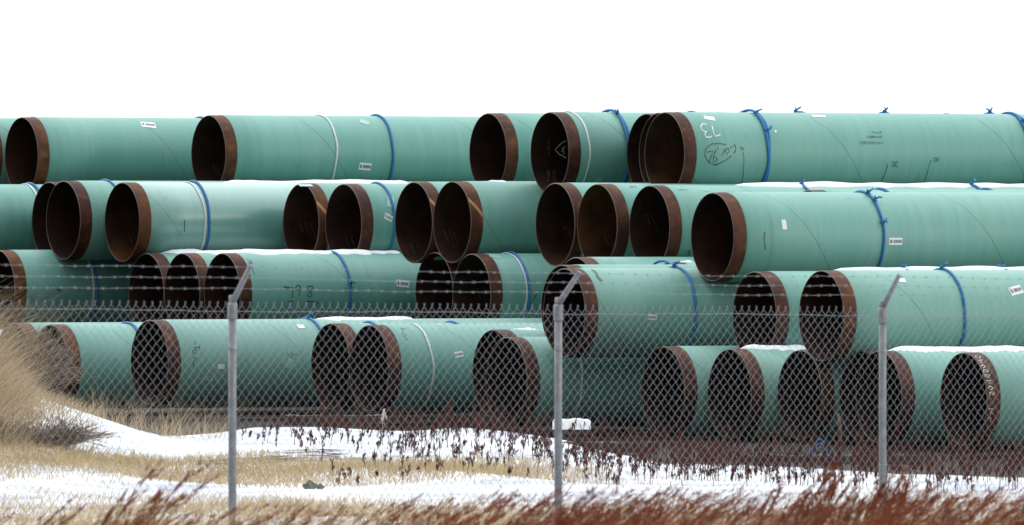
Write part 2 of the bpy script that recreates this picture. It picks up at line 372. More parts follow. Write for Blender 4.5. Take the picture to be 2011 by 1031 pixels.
def patch_mesh(mb,s0,s1,t0,t1,rot,cs,ct,r,m=0,n=6):
    """rectangle in the unrolled (s,t) sheet, wrapped onto the wall"""
    V=[];c_,s_=math.cos(rot),math.sin(rot)
    for i in range(n+1):
        for j in range(n+1):
            a=s0+(s1-s0)*i/n; b=t0+(t1-t0)*j/n
            V.append(wrap(cs+a*c_-b*s_,(ct+a*s_+b*c_)/RC,r))
    mb.add(V,[(i*(n+1)+j,i*(n+1)+j+1,(i+1)*(n+1)+j+1,(i+1)*(n+1)+j) for i in range(n) for j in range(n)],m)
def sticker(p,x,y,wpx,hpx,rot=0,mat='label',bars=True,name='sticker'):
    s,phi=hit(p,x,y); s1,_=hit(p,x+wpx/2,y); s0,_=hit(p,x-wpx/2,y)
    W=abs(s1-s0); _,pa=hit(p,x,y-hpx/2); _,pb=hit(p,x,y+hpx/2); H=abs(pb-pa)*RC; H=min(H,.16); W=min(W,.3)
    mb=MB(); t=phi*RC; patch_mesh(mb,-W/2,W/2,-H/2,H/2,R_(rot),s,t,RC+.003)
    o=mb.build(name,[M[mat]],p.o)
    if bars:
        mb=MB(); x0=-W*.18
        patch_mesh(mb,-W*.42,-W*.28,-H*.22,H*.22,R_(rot),s,t,RC+.0045,n=2)
        q=x0
        while q<W*.40:
            bw=rnd.choice([.004,.007,.010]); patch_mesh(mb,q,q+bw,-H*.22,H*.20,R_(rot),s,t,RC+.0045,n=2); q+=bw+rnd.choice([.003,.004])
        mb.build('barcode',[M['barcode']],o)
    return o
def writing(p,strokes,wd=.007,mat='ink',r=None,inside=False,name='writing',parent=None):
    """pen strokes given as photo points, laid as ink on the pipe wall"""
    if r is None: r=RI if inside else RC
    mb=MB()
    for st in strokes:
        q=[]
        for (x,y) in st:
            s,ph=hit(p,x,y,r,inside); q.append((s,ph*r))
        q=np.array(q)
        if len(q)<2: continue
        # densify
        d=[q[0]]
        for a,b in zip(q[:-1],q[1:]):
            if abs(b[1]-a[1])>1.5: continue
            n=max(1,int(np.linalg.norm(b-a)/.03)); d+=[a+(b-a)*(i+1)/n for i in range(n)]
        d=np.array(d)
        if len(d)<2: continue
        T=np.gradient(d,axis=0); T/=np.linalg.norm(T,axis=1)[:,None]+1e-9; Nn=np.stack([-T[:,1],T[:,0]],-1)
        rr=r-.0025 if inside else r+.0025
        wv=wd/2*(1+.25*np.sin(np.arange(len(d))*1.7))
        L=d+Nn*wv[:,None]; Rr=d-Nn*wv[:,None]
        V=[wrap(a[0],a[1]/r,rr) for a in L]+[wrap(a[0],a[1]/r,rr) for a in Rr]; n=len(d)
        mb.add(V,[(i,i+1,n+i+1,n+i) for i in range(n-1)])
    if mb.V: return mb.build(name,[M[mat]],parent or p.o)

PD={}
def P(key,*a,**k): PD[key]=make_pipe(key,*a,**k)
# bottom layer
P('a0',0,0,1845,692,'rightmost bottom layer pipe with pale handwriting on its rusty rim',tone=.35,fade=.5)
P('a1',0,2,1680,689,'bottom layer pipe whose mouth stands behind the right fence post',tone=.15)
P('a2',0,3,1648,688,'bottom layer pipe mouth half hidden just left of the mouth behind the right fence post',tone=.2)
P('a3',0,4,1526,687,'bottom layer pipe under the low hanging second layer rim left of the right fence post',tone=.3)
P('a4',0,5,1389,685,'bottom layer pipe with a yellowish streaked coating left of the blue rag',tone=.45,fade=.8)
P('a5',0,6,1259,680,'bottom layer pipe with the first mouth right of the middle fence post',tone=.25,fade=.3)
P('a6',0,8,953,662,'lower set bottom layer pipe with a white strap right behind the middle fence post',tone=.3)
P('a7',0,9.2,927,647,'bottom layer pipe peeping out left of and above the mouth beside the middle fence post',tone=.5)
P('a8',0,11,685,638,'bottom layer pipe with white strap and small sticker, between left and middle fence posts',tone=.3)
P('a9',0,12.35,610,635,'bottom layer pipe half hidden left of the white strapped pipe above the bleached stalk',tone=.35)
P('a10',0,14,256,628,'bottom layer pipe with the word top written vertically beside its rim',tone=.25,fade=.6)
P('a11',0,15.9,62,637,'bottom layer pipe with an orange rim rising out of the dry grass mound',tone=.9,fade=.3)
P('a12',0,17,-10,634,'leftmost bottom layer pipe mostly hidden by the dry grass mound',tone=.3)
# second layer
P('b0',1,3.5,1568,531,'second layer pipe with a glowing rusty rim just left of the right fence post arm',tone=.55,weld=crown_weld(1680),fade=.5)
P('b1',1,5.48,1438,533,'second layer pipe with dark maroon rim below the big rightmost third layer mouth',tone=.15)
P('b2',1,7.2,1066,527,'second layer pipe with its mouth behind the arm of the middle fence post',tone=.05,fade=.4)
P('b3',1,8.55,1062,520,'second layer pipe showing a sliver of mouth left of the middle fence post arm',tone=.05)
P('b4',1,9.9,1272,515,'second layer pipe showing only the crown of its rim beside the snow patch',tone=.2)
P('b5',1,11.65,1090,505,'second layer pipe whose arched rim shows between two third layer mouths',tone=.35)
P('b6',1,16.45,888,498,'second layer pipe with blue rope and white strap left of the middle fence post',tone=.2)
P('b7',1,17.55,815,495,'second layer pipe mouth directly behind the middle of the barbed wire span',tone=.12)
P('b8',1,19.5,400,497,'second layer pipe marked with the handwritten number 798',tone=.25,fade=.2)
P('b9',1,20.5,322,497,'second layer pipe with a maroon rim between two close set mouths',tone=.2)
P('b10',1,21.5,252,497,'second layer pipe, leftmost of three mouths in a row left of left fence post',tone=.2)
P('b11',1,23.5,-38,491,'leftmost second layer pipe with an orange rim and a black cross mark',tone=.95)
# third layer
P('c0',2,6.65,1356,378,'big third layer pipe on the right with a knotted blue rope and two stickers',tone=.45,weld=crown_weld(1815),fade=.25)
P('c1',2,8,1372,377,'third layer pipe whose rim just shows above the rim of the big right pipe',tone=.2)
P('c2',2,9.35,1545,373,'third layer pipe with brown rim peeping over the big pipe beside blue rope end',tone=.4)
P('c3',2,10.5,1710,373,'third layer pipe, dark mouth crown peeping over the big pipe right of its rope',tone=.2)
P('c4',2,12.2,1235,364,'third layer pipe with the rightmost mouth of three close together and a dark reddish rim',tone=.35,fade=.3)
P('c5',2,13.2,1133,361,'third layer pipe with the middle mouth of three close together and a bare brown inside',tone=.5,inside=1)
P('c6',2,14.2,1051,359,'third layer pipe, leftmost of three close mouths, orange glow in its lower lip',tone=.45,inside=0.7)
P('c7',2,17,850,356,'third layer pipe with bright weld stripe on its rim and long visible green body',tone=.75,weld=mouth_weld(55),bare=1)
P('c8',2,18,775,357,'third layer pipe with a weld stripe on its rim tucked behind its twin',tone=.6,weld=mouth_weld(55),bare=1)
P('c9',2,20,638,361,'third layer pipe with a maroon rim and a half hidden sticker beside its blue rope',tone=.12)
P('c10',2,21,555,360,'third layer pipe with weld striped rim at the right end of the shiny pipe',tone=.85,weld=mouth_weld(58),bare=1)
P('c11',2,22,205,358,'glossy third layer pipe with white strap and blue rope side by side',tone=.7,inside=0.9,gloss=1,fade=.15)
P('c12',2,23,90,355,'third layer pipe with a maroon rim left of the glossy pipe',tone=.08,fade=.3)
P('c13',2,24,62,357,'third layer pipe mouth overlapped by the maroon rim beside it',tone=.1)
P('c14',2,25,-150,362,'third layer pipe showing only its body and rope at the left picture edge',tone=.3)
# top layer
P('d0',3,13.7,1265,220,'top layer pipe marked 73 in white and 76 10 in black',tone=.1,inside=0.8,weld=crown_weld(1545))
P('d1',3,14.7,1254,221,'top layer pipe showing a thin crescent of rim behind the pipe marked 73',tone=.3)
P('d2',3,15.5,1230,223,'top layer pipe showing a dark crescent of mouth left of the pipe marked 73',tone=.1)
P('d3',3,16.5,1041,220,'top layer pipe with stencilled triangle inside its mouth and a white strap near the rim',tone=.1)
P('d4',3,19.5,921,222,'top layer pipe with a brown rim just left of the pipe with the stencilled triangle',tone=.55)
P('d5',3,24.5,375,226,'top layer pipe with a white strap, a barcode sticker and a blue rope',tone=.5,weld=crown_weld(545))
P('d6',3,26.5,9,230,'leftmost full mouth of the top layer with an orange brown rim',tone=.7,weld=crown_weld(232))
P('d7',3,27.5,-82,232,'top layer pipe cut off at the left edge of the picture',tone=.8)
# ropes and straps
ring(PD['d5'],773,'rope'); ring(PD['d5'],660,'white')
ring(PD['d6'],650,'thin',crown=True); ring(PD['d6'],392,'thin',crown=True)
ring(PD['d7'],66,'thin',crown=True)
ring(PD['d3'],1235,'double',knot=[25]); ring(PD['d3'],1156,'white')
ring(PD['d0'],1510,'double',knot=[58,22]); ring(PD['d0'],2023,'double',knot=[40])
ring(PD['d1'],1570,'rope',crown=True,knot=[-8]); ring(PD['d1'],1735,'rope',crown=True,knot=[5]); ring(PD['d1'],1357,'thin',crown=True); ring(PD['d1'],1942,'rope',crown=True,knot=[4])
ring(PD['d2'],1858,'rope',crown=True); ring(PD['d2'],1412,'thin',crown=True)
ring(PD['c14'],57,'rope',crown=True); ring(PD['c14'],46,'white',crown=True)
ring(PD['c12'],207,'thin',crown=True)
ring(PD['c11'],412,'rope'); ring(PD['c11'],403,'white')
ring(PD['c9'],775,'rope'); ring(PD['c0'],1734,'rope',knot=[38,20,72])
ring(PD['c4'],1568,'rope',crown=True,knot=[10]); ring(PD['c4'],1905,'rope',crown=True,knot=[5]); ring(PD['c2'],1728,'rope',crown=True); ring(PD['c3'],1935,'rope',crown=True)
ring(PD['b11'],190,'rope'); ring(PD['b11'],182,'white')
ring(PD['b8'],688,'rope',knot=[75]); ring(PD['b6'],1038,'rope'); ring(PD['b6'],1033,'white')
ring(PD['b2'],1367,'rope',knot=[2]); ring(PD['b0'],1894,'rope',knot=[3]); ring(PD['b1'],1775,'rope',crown=True,knot=[0]); ring(PD['b4'],1300,'rope',crown=True); ring(PD['b1'],1970,'rope',crown=True,knot=[-5])
ring(PD['a10'],640,'rope',knot=[8]); ring(PD['a8'],851,'white'); ring(PD['a6'],1144,'white')
ring(PD['a11'],250,'rope',crown=True); ring(PD['a9'],722,'rope',crown=True); ring(PD['a7'],1080,'thin',crown=True); ring(PD['a9'],885,'rope',crown=True)
ring(PD['a4'],1860,'rope',crown=True,knot=[0])
# stickers
st=sticker
st(PD['d6'],291,245,27,10,8); st(PD['d5'],717,327,24,14,5); st(PD['d5'],716,240,16,8,35,'tape',False,'tape_patch')
st(PD['d0'],1393,232,19,7,15,'label',False); st(PD['d0'],1608,228,26,4,3,'label',False); st(PD['d0'],1523,258,4,4,0,'label',False,'paint_dot')
st(PD['d3'],1176,352,12,8,0,'tape',False,'tape_patch')
st(PD['c9'],763,427,16,12,28); st(PD['c9'],767,396,12,22,20,'tape',False,'tape_patch')
st(PD['c0'],1540,441,9,19,0,'label',False); st(PD['c0'],1759,474,26,14,0)
st(PD['c4'],1386,373,16,4,0,'dtape',False,'tape_patch'); st(PD['c10'],600,364,26,4,0,'tape',False,'tape_patch')
st(PD['b8'],791,557,25,14,6); st(PD['b2'],1281,623,18,11,4); st(PD['b6'],972,503,20,6,20,'tape',False,'tape_patch')
st(PD['b0'],1768,550,19,7,8,'label',False); st(PD['b0'],1995,570,26,16,-14)
st(PD['a10'],434,720,14,9,5,'label',False); st(PD['a10'],569,714,14,20,20,'tape',False,'tape_patch'); st(PD['a10'],591,641,14,7,0,'label',False)
st(PD['a8'],901,696,17,11,-8,'label',True); st(PD['a8'],862,637,20,3,0,'label',False)
# writing on the outside
def arc(cx,cy,rx,ry,a0,a1,n=14): return [(cx+rx*math.cos(R_(a0+(a1-a0)*i/n)),cy+ry*math.sin(R_(a0+(a1-a0)*i/n))) for i in range(n+1)]
d0=PD['d0']
writing(d0,[[(1388,245),(1380,243),(1376,248),(1378,255),(1385,259),(1392,258),(1386,260),(1384,264),(1387,269),(1394,270),(1398,267)],[(1398,247),(1401,260),(1405,268),(1415,264)]],.013,'chalk')
writing(d0,[arc(1411,302,27,22,250,95,16)+[(1400,324),(1412,321),(1425,315),(1436,306)],arc(1412,302,27,20,250,300,6),[(1388,299),(1400,296),(1391,321)],[(1406,294),(1401,306),(1400,316),(1404,319),(1408,313),(1405,307),(1401,311)],
  [(1409,290),(1410,293)],[(1424,291),(1418,305)],[(1429,290),(1424,297),(1427,303),(1432,297),(1430,291)],[(1434,288),(1435,291)],[(1438,287),(1439,290)],arc(1438,292,7,10,-60,70,6)],.009,'ink')
writing(d0,[[(1451,291),(1457,288),(1455,294)],[(1458,290),(1457,296)],[(1457,291),(1462,292),(1459,294)],[(1459,298),(1461,312),(1460,328),(1456,360)]],.006,'ink')
writing(d0,[[(1749,318),(1755,317),(1752,327),(1748,326)],[(1758,318),(1756,329)],[(1758,318),(1763,317),(1763,322),(1757,323),(1763,329)],[(1743,323),(1738,340),(1727,361)]],.008,'ink')
writing(d0,[[(1832,311),(1838,310),(1836,317),(1832,317)],[(1840,310),(1838,317)],[(1840,310),(1844,310),(1844,313),(1839,314),(1843,317)],[(1828,314),(1823,330),(1813,361)]],.007,'ink')
def print_line(p,x0,x1,y,h,n,mat='grime',wd=.005,inside=False,slope=0.,vert=False):
    ss=[]
    for i in range(n):
        t=i/n; x=x0+(x1-x0)*t; yy=y+slope*(x-x0); w_=(x1-x0)/n*.62
        if vert: 
            yy=y+(x1-x0)*t; x=x0+slope*(yy-y); w_=h; hh=abs(x1-x0)/n*.6
        else: hh=h
        k=rnd.randrange(5)
        a,b,c_,d_=(x,yy),(x+w_,yy),(x+w_,yy+hh),(x,yy+hh)
        ss.append([[a,b,c_,d_,a],[a,c_],[a,d_,c_],[b,a,d_,c_],[d_,a,c_,b]][k])
    writing(p,ss,wd,mat,inside=inside,name='stencil' if inside else 'printed_text')
print_line(d0,1713,1732,258,4,5); print_line(d0,1703,1734,267,4,9); print_line(d0,1688,1735,278,5,13)
writing(PD['b8'],[[(556,563),(562,565),(568,564)],[(562,560),(563,569)],[(566,566),(574,564),(575,575),(573,585)],[(590,562),(584,560),(580,565),(584,570),(589,567),(590,562),(589,572),(587,582)],[(612,562),(605,562),(604,568),(611,574),(612,581),(606,583),(604,577),(611,570),(615,564),(612,562)],[(566,592),(575,591)],[(603,591),(615,592),(626,595)]],.009,'ink')
writing(PD['b8'],[[(484,508),(494,520),(499,540)],[(494,512),(488,522)],[(486,518),(498,516)],[(490,510),(497,526)]],.007,'ink')
writing(PD['b11'],[[(112,563),(123,574)],[(122,562),(114,575)],[(111,569),(119,568)]],.008,'ink')
writing(PD['a10'],[[(383,670),(383,677)],[(379,683),(392,682)],[(392,678),(392,687)],[(378,688),(385,686),(386,693),(380,694),(378,688)],[(380,700),(386,704),(382,708),(379,702),(380,719)]],.008,'ink')
print_line(PD['a10'],399,430,740,7,4,'chalk',.006); writing(PD['a10'],[[(563,692),(567,698)],[(572,695),(576,693),(571,707)],[(578,696),(583,694),(578,698),(583,698)]],.006,'ink')
writing(PD['a8'],[[(785,645),(799,646)],[(792,645),(790,652)],[(788,655),(797,656),(795,661),(789,659)],[(795,663),(800,667),(797,668)]],.007,'ink')
writing(PD['b6'],[[(1041,573),(1046,573)],[(1055,575),(1048,586),(1043,595)]],.007,'ink')
writing(PD['c11'],[[(362,432),(362,455)]],.012,'grime'); writing(PD['b2'],[[(1163,530),(1170,536),(1174,545),(1181,552)]],.035,'grime')
writing(PD['c0'],[[(1502,455),(1500,470),(1503,490)]],.012,'grime')
print_line(PD['c4'],1330,1352,372,2,6); print_line(PD['c5'],1237,1252,366,2,5)
writing(PD['c4'],[[(1349,495),(1356,492),(1352,500)],[(1350,507),(1357,510)],[(1353,490),(1350,512)]],.008,'grime')
# handwriting on the bare rim of the rightmost bottom pipe, along the girth
a0=PD['a0']
rim=[]
for i,(x,y) in enumerate([(1916,699),(1921,707),(1926,716),(1931,726),(1934,736),(1938,747),(1941,758),(1943,770)]):
    w_=9; k=i%4
    if k==0: rim.append([(x,y),(x+w_,y+1),(x+w_-1,y+5),(x+1,y+4),(x,y)])
    elif k==1: rim.append([(x,y+1),(x+w_,y),(x+3,y+5),(x+w_,y+6)])
    elif k==2: rim+= [[(x,y+4),(x+4,y),(x+w_,y+4)],[(x+w_,y+4),(x+5,y+7)]]
    else: rim.append([(x+1,y+6),(x,y+1),(x+5,y),(x+6,y+5),(x+w_,y+5),(x+w_,y)])
rim.append([(1941,803),(1949,802),(1944,812),(1950,812)]); rim.append([(1939,822),(1946,820),(1944,828)])
writing(a0,rim,.006,'chalk',r=RO)
# stencils inside the mouths
d3=PD['d3']
writing(d3,[[(1104,280),(1090,294),(1101,306)],[(1101,303),(1112,311)],[(1104,280),(1111,276)],[(1104,290),(1108,302)],[(1109,287),(1103,298)]],.010,'chalk',inside=True,name='stencil')
print_line(d3,1075,1108,275,5,7,'print',.006,True,0,True); print_line(d3,1075,1100,333,5,5,'print',.007,True,0,True); print_line(d3,1086,1112,333,5,5,'print',.007,True,0,True)
for k_,xs_,y_ in (('c10',(585,598,608),434),('c8',(805,818,827),478),('c7',(870,880,889),452),('c5',(1186,1196),462),('c4',(1268,1278),420),('c9',(676,688),462),('c11',(250,260),455),('d5',(417,424),322),('c6',(1100,1108),430),('d0',(1316,1324),270),('b6',(935,944),565)):
    for j,x_ in enumerate(xs_): print_line(PD[k_],x_,x_+ (34 if j else 22),y_+2*j,4,7,'print',.004,True,.35,True)
# snow lying along the pipes
def snow_on(p,x0,x1,h,ph0=-48,ph1=14,seed=0):
    q=np.random.default_rng(seed)
    s0=max(.16,s_at_bulge(p,x0,False)); s1=s_at_bulge(p,x1,False); n=max(8,int((s1-s0)/.05)); m=10
    V=[];ss=np.linspace(s0,s1,n+1); hh=np.interp(np.linspace(0,1,n+1),np.linspace(0,1,9),q.uniform(.75,1.25,9))*h*.95
    hh=hh*(1+.12*np.sin(ss*9+q.uniform(0,6))); e=np.clip(np.minimum(ss-s0,s1-ss)/.16,0,1)**.5
    hh=hh*e; j0=np.interp(np.linspace(0,1,n+1),np.linspace(0,1,25),q.uniform(-7,7,25))
    for i in range(n+1):
        for j in range(m+1):
            t=j/m; ph=R_(ph0+(ph1+j0[i]-ph0)*t*(.3+.7*e[i])); prof=max(0,math.sin(math.pi*min(1,max(0,t))))**.5
            V.append(wrap(ss[i],ph,RC-.004+hh[i]*prof))
    Fc=[(i*(m+1)+j,(i+1)*(m+1)+j,(i+1)*(m+1)+j+1,i*(m+1)+j+1) for i in range(n) for j in range(m)]
    V=np.array(V); return V@np.stack([A3,P3,Z3])+p.c,Fc
mb=MB()
for a in (('c11',435,812,.040),('c7',945,1010,.02),('c7',1085,1245,.026),('c4',1440,2060,.048),('b10',318,560,.045),('b8',430,800,.050),('b9',350,640,.045),('b4',1295,1372,.050),('b7',930,990,.012),
          ('b1',1635,2060,.050),('a10',615,822,.030),('a7',1000,1065,.02),('a4',1385,1600,.050),('a1',1722,2060,.050),('a3',1700,2050,.05),('c10',690,760,.01),('b11',90,103,.03),('c14',62,84,.02)):
    V,Fc=snow_on(PD[a[0]],a[1],a[2],a[3],seed=len(mb.V)); mb.add(V,Fc)
tag(mb.build('snow_cover',[M['snow']]),'snow lying in strips along the tops of the stacked pipes',kind='stuff')
# black strap on the right
o=MB(); p=PD['a3']; s=s_at_bulge(p,1958,False)
pts=[np.array(wrap(s+dx,R_(ph),RC+.045+hh)) for dx,ph,hh in((-.06,-6,.0),(-.03,-2,.03),(0,2,.035),(.05,8,.015),(.12,14,-.01),(.2,20,-.02))]
o.tube(pts,[.012,.02,.022,.016,.014,.008],6); o.build('black_strap',[M['black']],p.o)

# ---------------- timbers, rock, rag, stalk, stake ----------------
def ground_at(px_,Y): X=(px_-CX)*Y/F; return X,Y,float(gh(X,Y))
def at_z(px_,Y): return (px_-CX)*Y/F
def beam(x0,x1,y,Y,h,dep,label,mat='timber',snow=False):
    X0,X1=at_z(x0,Y),at_z(x1,Y); zt=CZ-(y-HY)*Y/F; mb=MB(); L=X1-X0; n=int(L/.1)+2
    V=[];q=np.random.default_rng(int(x0))
    for i in range(n+1):
        x=L*i/n; j=q.normal(0,.004,8)
        V+=[(x,-dep/2+j[0],-h),(x,dep/2+j[1],-h),(x,dep/2+j[2],-.01),(x,dep/2-.01,j[3]),(x,-dep/2+.01,j[4]),(x,-dep/2+j[5],-.012)]
    Fc=[(i*6+a,i*6+(a+1)%6,(i+1)*6+(a+1)%6,(i+1)*6+a) for i in range(n) for a in range(6)]+[tuple(range(6)),tuple(n*6+a for a in range(5,-1,-1))]
    e=mesh('timber_beam',V,Fc,[M[mat]],False); e.location=(X0,Y,zt)
    tag(e,label,'timber','timbers lying in front of the pipes')
    if snow:
        mb=MB(); m=14; V=[]
        for i in range(m+1):
            for j in range(7):
                x=L*i/m; t=j/6; V.append((x,(-dep/2-.03)+(dep+.06)*t,-.05*(j in(0,6))+.010+.055*max(0,math.sin(math.pi*t))**.35*(.95+.10*math.sin(i*.9))*(1 if 0<i<m else .5)))
        mb.add(V,[(i*7+j,(i+1)*7+j,(i+1)*7+j+1,i*7+j+1) for i in range(m) for j in range(6)])
        s_=mb.build('snow_strip',[M['snow']]); s_.location=e.location; tag(s_,'thick white strip of snow lying on the short timber behind the middle post','snow')
    return e
beam(1085,1160,835,105.2,.09,.12,'short snow topped timber just behind the middle fence post',snow=True)
beam(925,1290,868,104.2,.10,.16,'long grey timber lying in the weeds behind the middle fence post')
beam(1450,1800,893,104.0,.09,.14,'snow dusted timber in the weeds below the cluster of bottom mouths')
beam(560,760,815,112.,.10,.2,'dark timber under the pipes above the left snow bank')
q=np.random.default_rng(5)
def rock(px_,y,Y,w_,h_,label):
    n,m=18,12; V=[];X=at_z(px_,Y);
    for i in range(m+1):
        for j in range(n):
            th=math.pi*i/m; ph=2*math.pi*j/n
            r=1+.16*math.sin(3*ph+2*th)+.11*math.sin(5*ph-3*th+1)+.16*math.cos(2*ph+5*th)
            V.append((w_/2*r*math.sin(th)*math.cos(ph),w_/2*.8*r*math.sin(th)*math.sin(ph),h_/2*r*math.cos(th)))
    Fc=[(i*n+j,i*n+(j+1)%n,(i+1)*n+(j+1)%n,(i+1)*n+j) for i in range(m) for j in range(n)]
    o=mesh('rock',V,Fc,[M['rock']],False); o.location=(X,Y,float(gh(X,Y))+h_*.25); tag(o,label,'rock')
rock(609,948,92.5,.11,.08,'small dark mossy rock in the straw right of the left fence post')
rock(629,950,92.3,.06,.05,'smaller dark rock touching the right side of the mossy rock')
# blue rag
mb=MB(); X,Y,z=ground_at(1610,103.6)
for i in range(3):
    t=np.linspace(0,math.pi,12); pts=[(X+ (.09+.02*i)*math.cos(a),Y+.03*i*math.sin(2*a),z+.02+(.20-.04*i)*math.sin(a)+.01*math.sin(5*a)) for a in t]; mb.tube(pts,.007,6)
tag(mb.build('rope_coil',[M['blue']]),'loose blue rope loops lying in the weeds left of the right fence post','rope')
# bleached stalk
mb=MB(); X,Y,z=ground_at(752,104.5); zt=CZ-(803-HY)*Y/F
mb.tube([(X,Y,z),(X+.01,Y,z+.09),(X-.005,Y,z+(zt-z)*.55),(X+.012,Y,zt)],[.009,.012,.016,.008],6)
mb.tube([(X+.01,Y,zt-.01),(X+.03,Y,zt-.08),(X+.045,Y,zt-.17)],[.006,.008,.005],6)
for i in range(7): 
    zz=zt-.02-.03*i; mb.tube([(X,Y,zz),(X+rnd.uniform(-.03,.03),Y,zz+.02)],[.007,.003],5)
tag(mb.build('dry_stalk',[M['pstalk']]),'single bleached white stalk standing in the snow below the overlapping bottom mouths','dry plant')
mb=MB(); X,Y,z=ground_at(1648,105.5); mb.tube([(X,Y,z-.05),(X+.01,Y,z+.3),(X-.01,Y,CZ-(812-HY)*Y/F)],[.018,.016,.012],6)
tag(mb.build('stake',[M['stake']]),'thin orange stake standing among the weeds left of the right fence post','stake')

# ---------------- vegetation ----------------
def blades(P0,h,w,lean,mat,name,label,curve=.5,spread=.35,kind='stuff',seg=3,seed=1,parent=None):
    q=np.random.default_rng(seed); n=len(P0); h=np.asarray(h); az=q.uniform(0,2*math.pi,n); 
    le=np.stack([lean[0]+q.normal(0,spread,n),lean[1]+q.normal(0,spread,n)],-1)
    fa=q.uniform(0,math.pi,n); side=np.stack([np.cos(fa),np.sin(fa)*.4,np.zeros(n)],-1)
    t=np.linspace(0,1,seg+1); cu=curve*q.uniform(.3,1.3,n)
    V=np.zeros((n,(seg+1)*2,3))
    for i,tt in enumerate(t):
        c=P0+np.stack([le[:,0]*h*(tt*(1-cu)+tt*tt*cu),le[:,1]*h*(tt*(1-cu)+tt*tt*cu),h*(tt-.18*cu*tt*tt)],-1)
        ww=(w*(1-tt*.85))[:,None]
        V[:,2*i]=c-side*ww/2; V[:,2*i+1]=c+side*ww/2
    base=(np.arange(n)*(seg+1)*2)[:,None,None]
    f=np.array([[2*i,2*i+1,2*i+3,2*i+2] for i in range(seg)])[None]
    Fc=(base+f).reshape(-1,4)
    o=mesh(name,V.reshape(-1,3),Fc,[mat],False,parent)
    return tag(o,label,kind=kind) if label else o
def scatter(n,x0,x1,Y0,Y1,seed,dens=None):
    q=np.random.default_rng(seed); Y=q.uniform(Y0,Y1,n); px_=q.uniform(x0,x1,n); X=(px_-CX)*Y/F
    if dens is not None:
        k=q.uniform(0,1,n)<dens(px_,Y,X); X,Y,px_=X[k],Y[k],px_[k]
    return np.stack([X,Y,gh(X,Y)-.01],-1),px_
def lump(X,Y,f=1.,s=0): return .5+.5*np.sin(X*2.1*f+s+1.7*np.sin(Y*1.3*f+s))*np.cos(Y*1.1*f+s*2+np.sin(X*1.9*f))
q=np.random.default_rng(3)
# tall straw on the mound at the left, behind the fence
Pm,pm=scatter(34000,-320,420,96.5,105,21,lambda p,Y,X:np.clip((215-p)/150,0,1)**1.3*(.25+.75*lump(X,Y,2.6)))
hm=(.12+.62*np.clip((75-pm)/200,0,1))*q.uniform(.45,1.35,len(Pm))
blades(Pm,hm,q.uniform(.003,.010,len(Pm)),(.40,-.1),M['straw'],'tall_grass','tall dry straw coloured grass leaning right on the mound at the left',seed=4,spread=.5,curve=.8)
Pm,pm=scatter(800,180,440,103,106.5,22,lambda p,Y,X:.25+.75*lump(X,Y,3))
blades(Pm,q.uniform(.06,.42,len(Pm)),np.full(len(Pm),.005),(.3,0),M['straw'],'dry_grass','sparse dry grass along the snow edge left of the left fence post',seed=5,spread=.5)
# pale straw strips
Pm,pm=scatter(90000,-60,1250,92.5,100,23,lambda p,Y,X:np.exp(-((Y-95.6-.6*np.sin(p*.006))/1.5)**2)*np.clip((1220-p)/350,0,1)*(.45+.55*lump(X,Y*.6,1.3)))
blades(Pm,q.uniform(.03,.11,len(Pm)),np.full(len(Pm),.007),(.1,0),M['pale_straw'],'low_grass','low pale straw grass in a strip across the snow',seed=6,spread=.5)
Pm,pm=scatter(42000,-60,2080,79,88.5,24,lambda p,Y,X:(.12+.88*lump(X,Y,1.1,2))*np.clip((88.5-Y)/5,0,1)*np.where(p<1000,1,.55))
blades(Pm,q.uniform(.04,.17,len(Pm)),np.full(len(Pm),.006),(.35,0),M['pale_straw'],'verge_grass','pale straw grass along the foot of the fence',seed=7,spread=.5)
Pm,pm=scatter(9000,900,2080,88,99,26,lambda p,Y,X:lump(X,Y,1.3,4)**2*.8)
blades(Pm,q.uniform(.02,.07,len(Pm)),np.full(len(Pm),.005),(.2,0),M['pale_straw'],'sparse_grass','sparse straw stubble poking out of the snow on the right',seed=8,spread=.5)
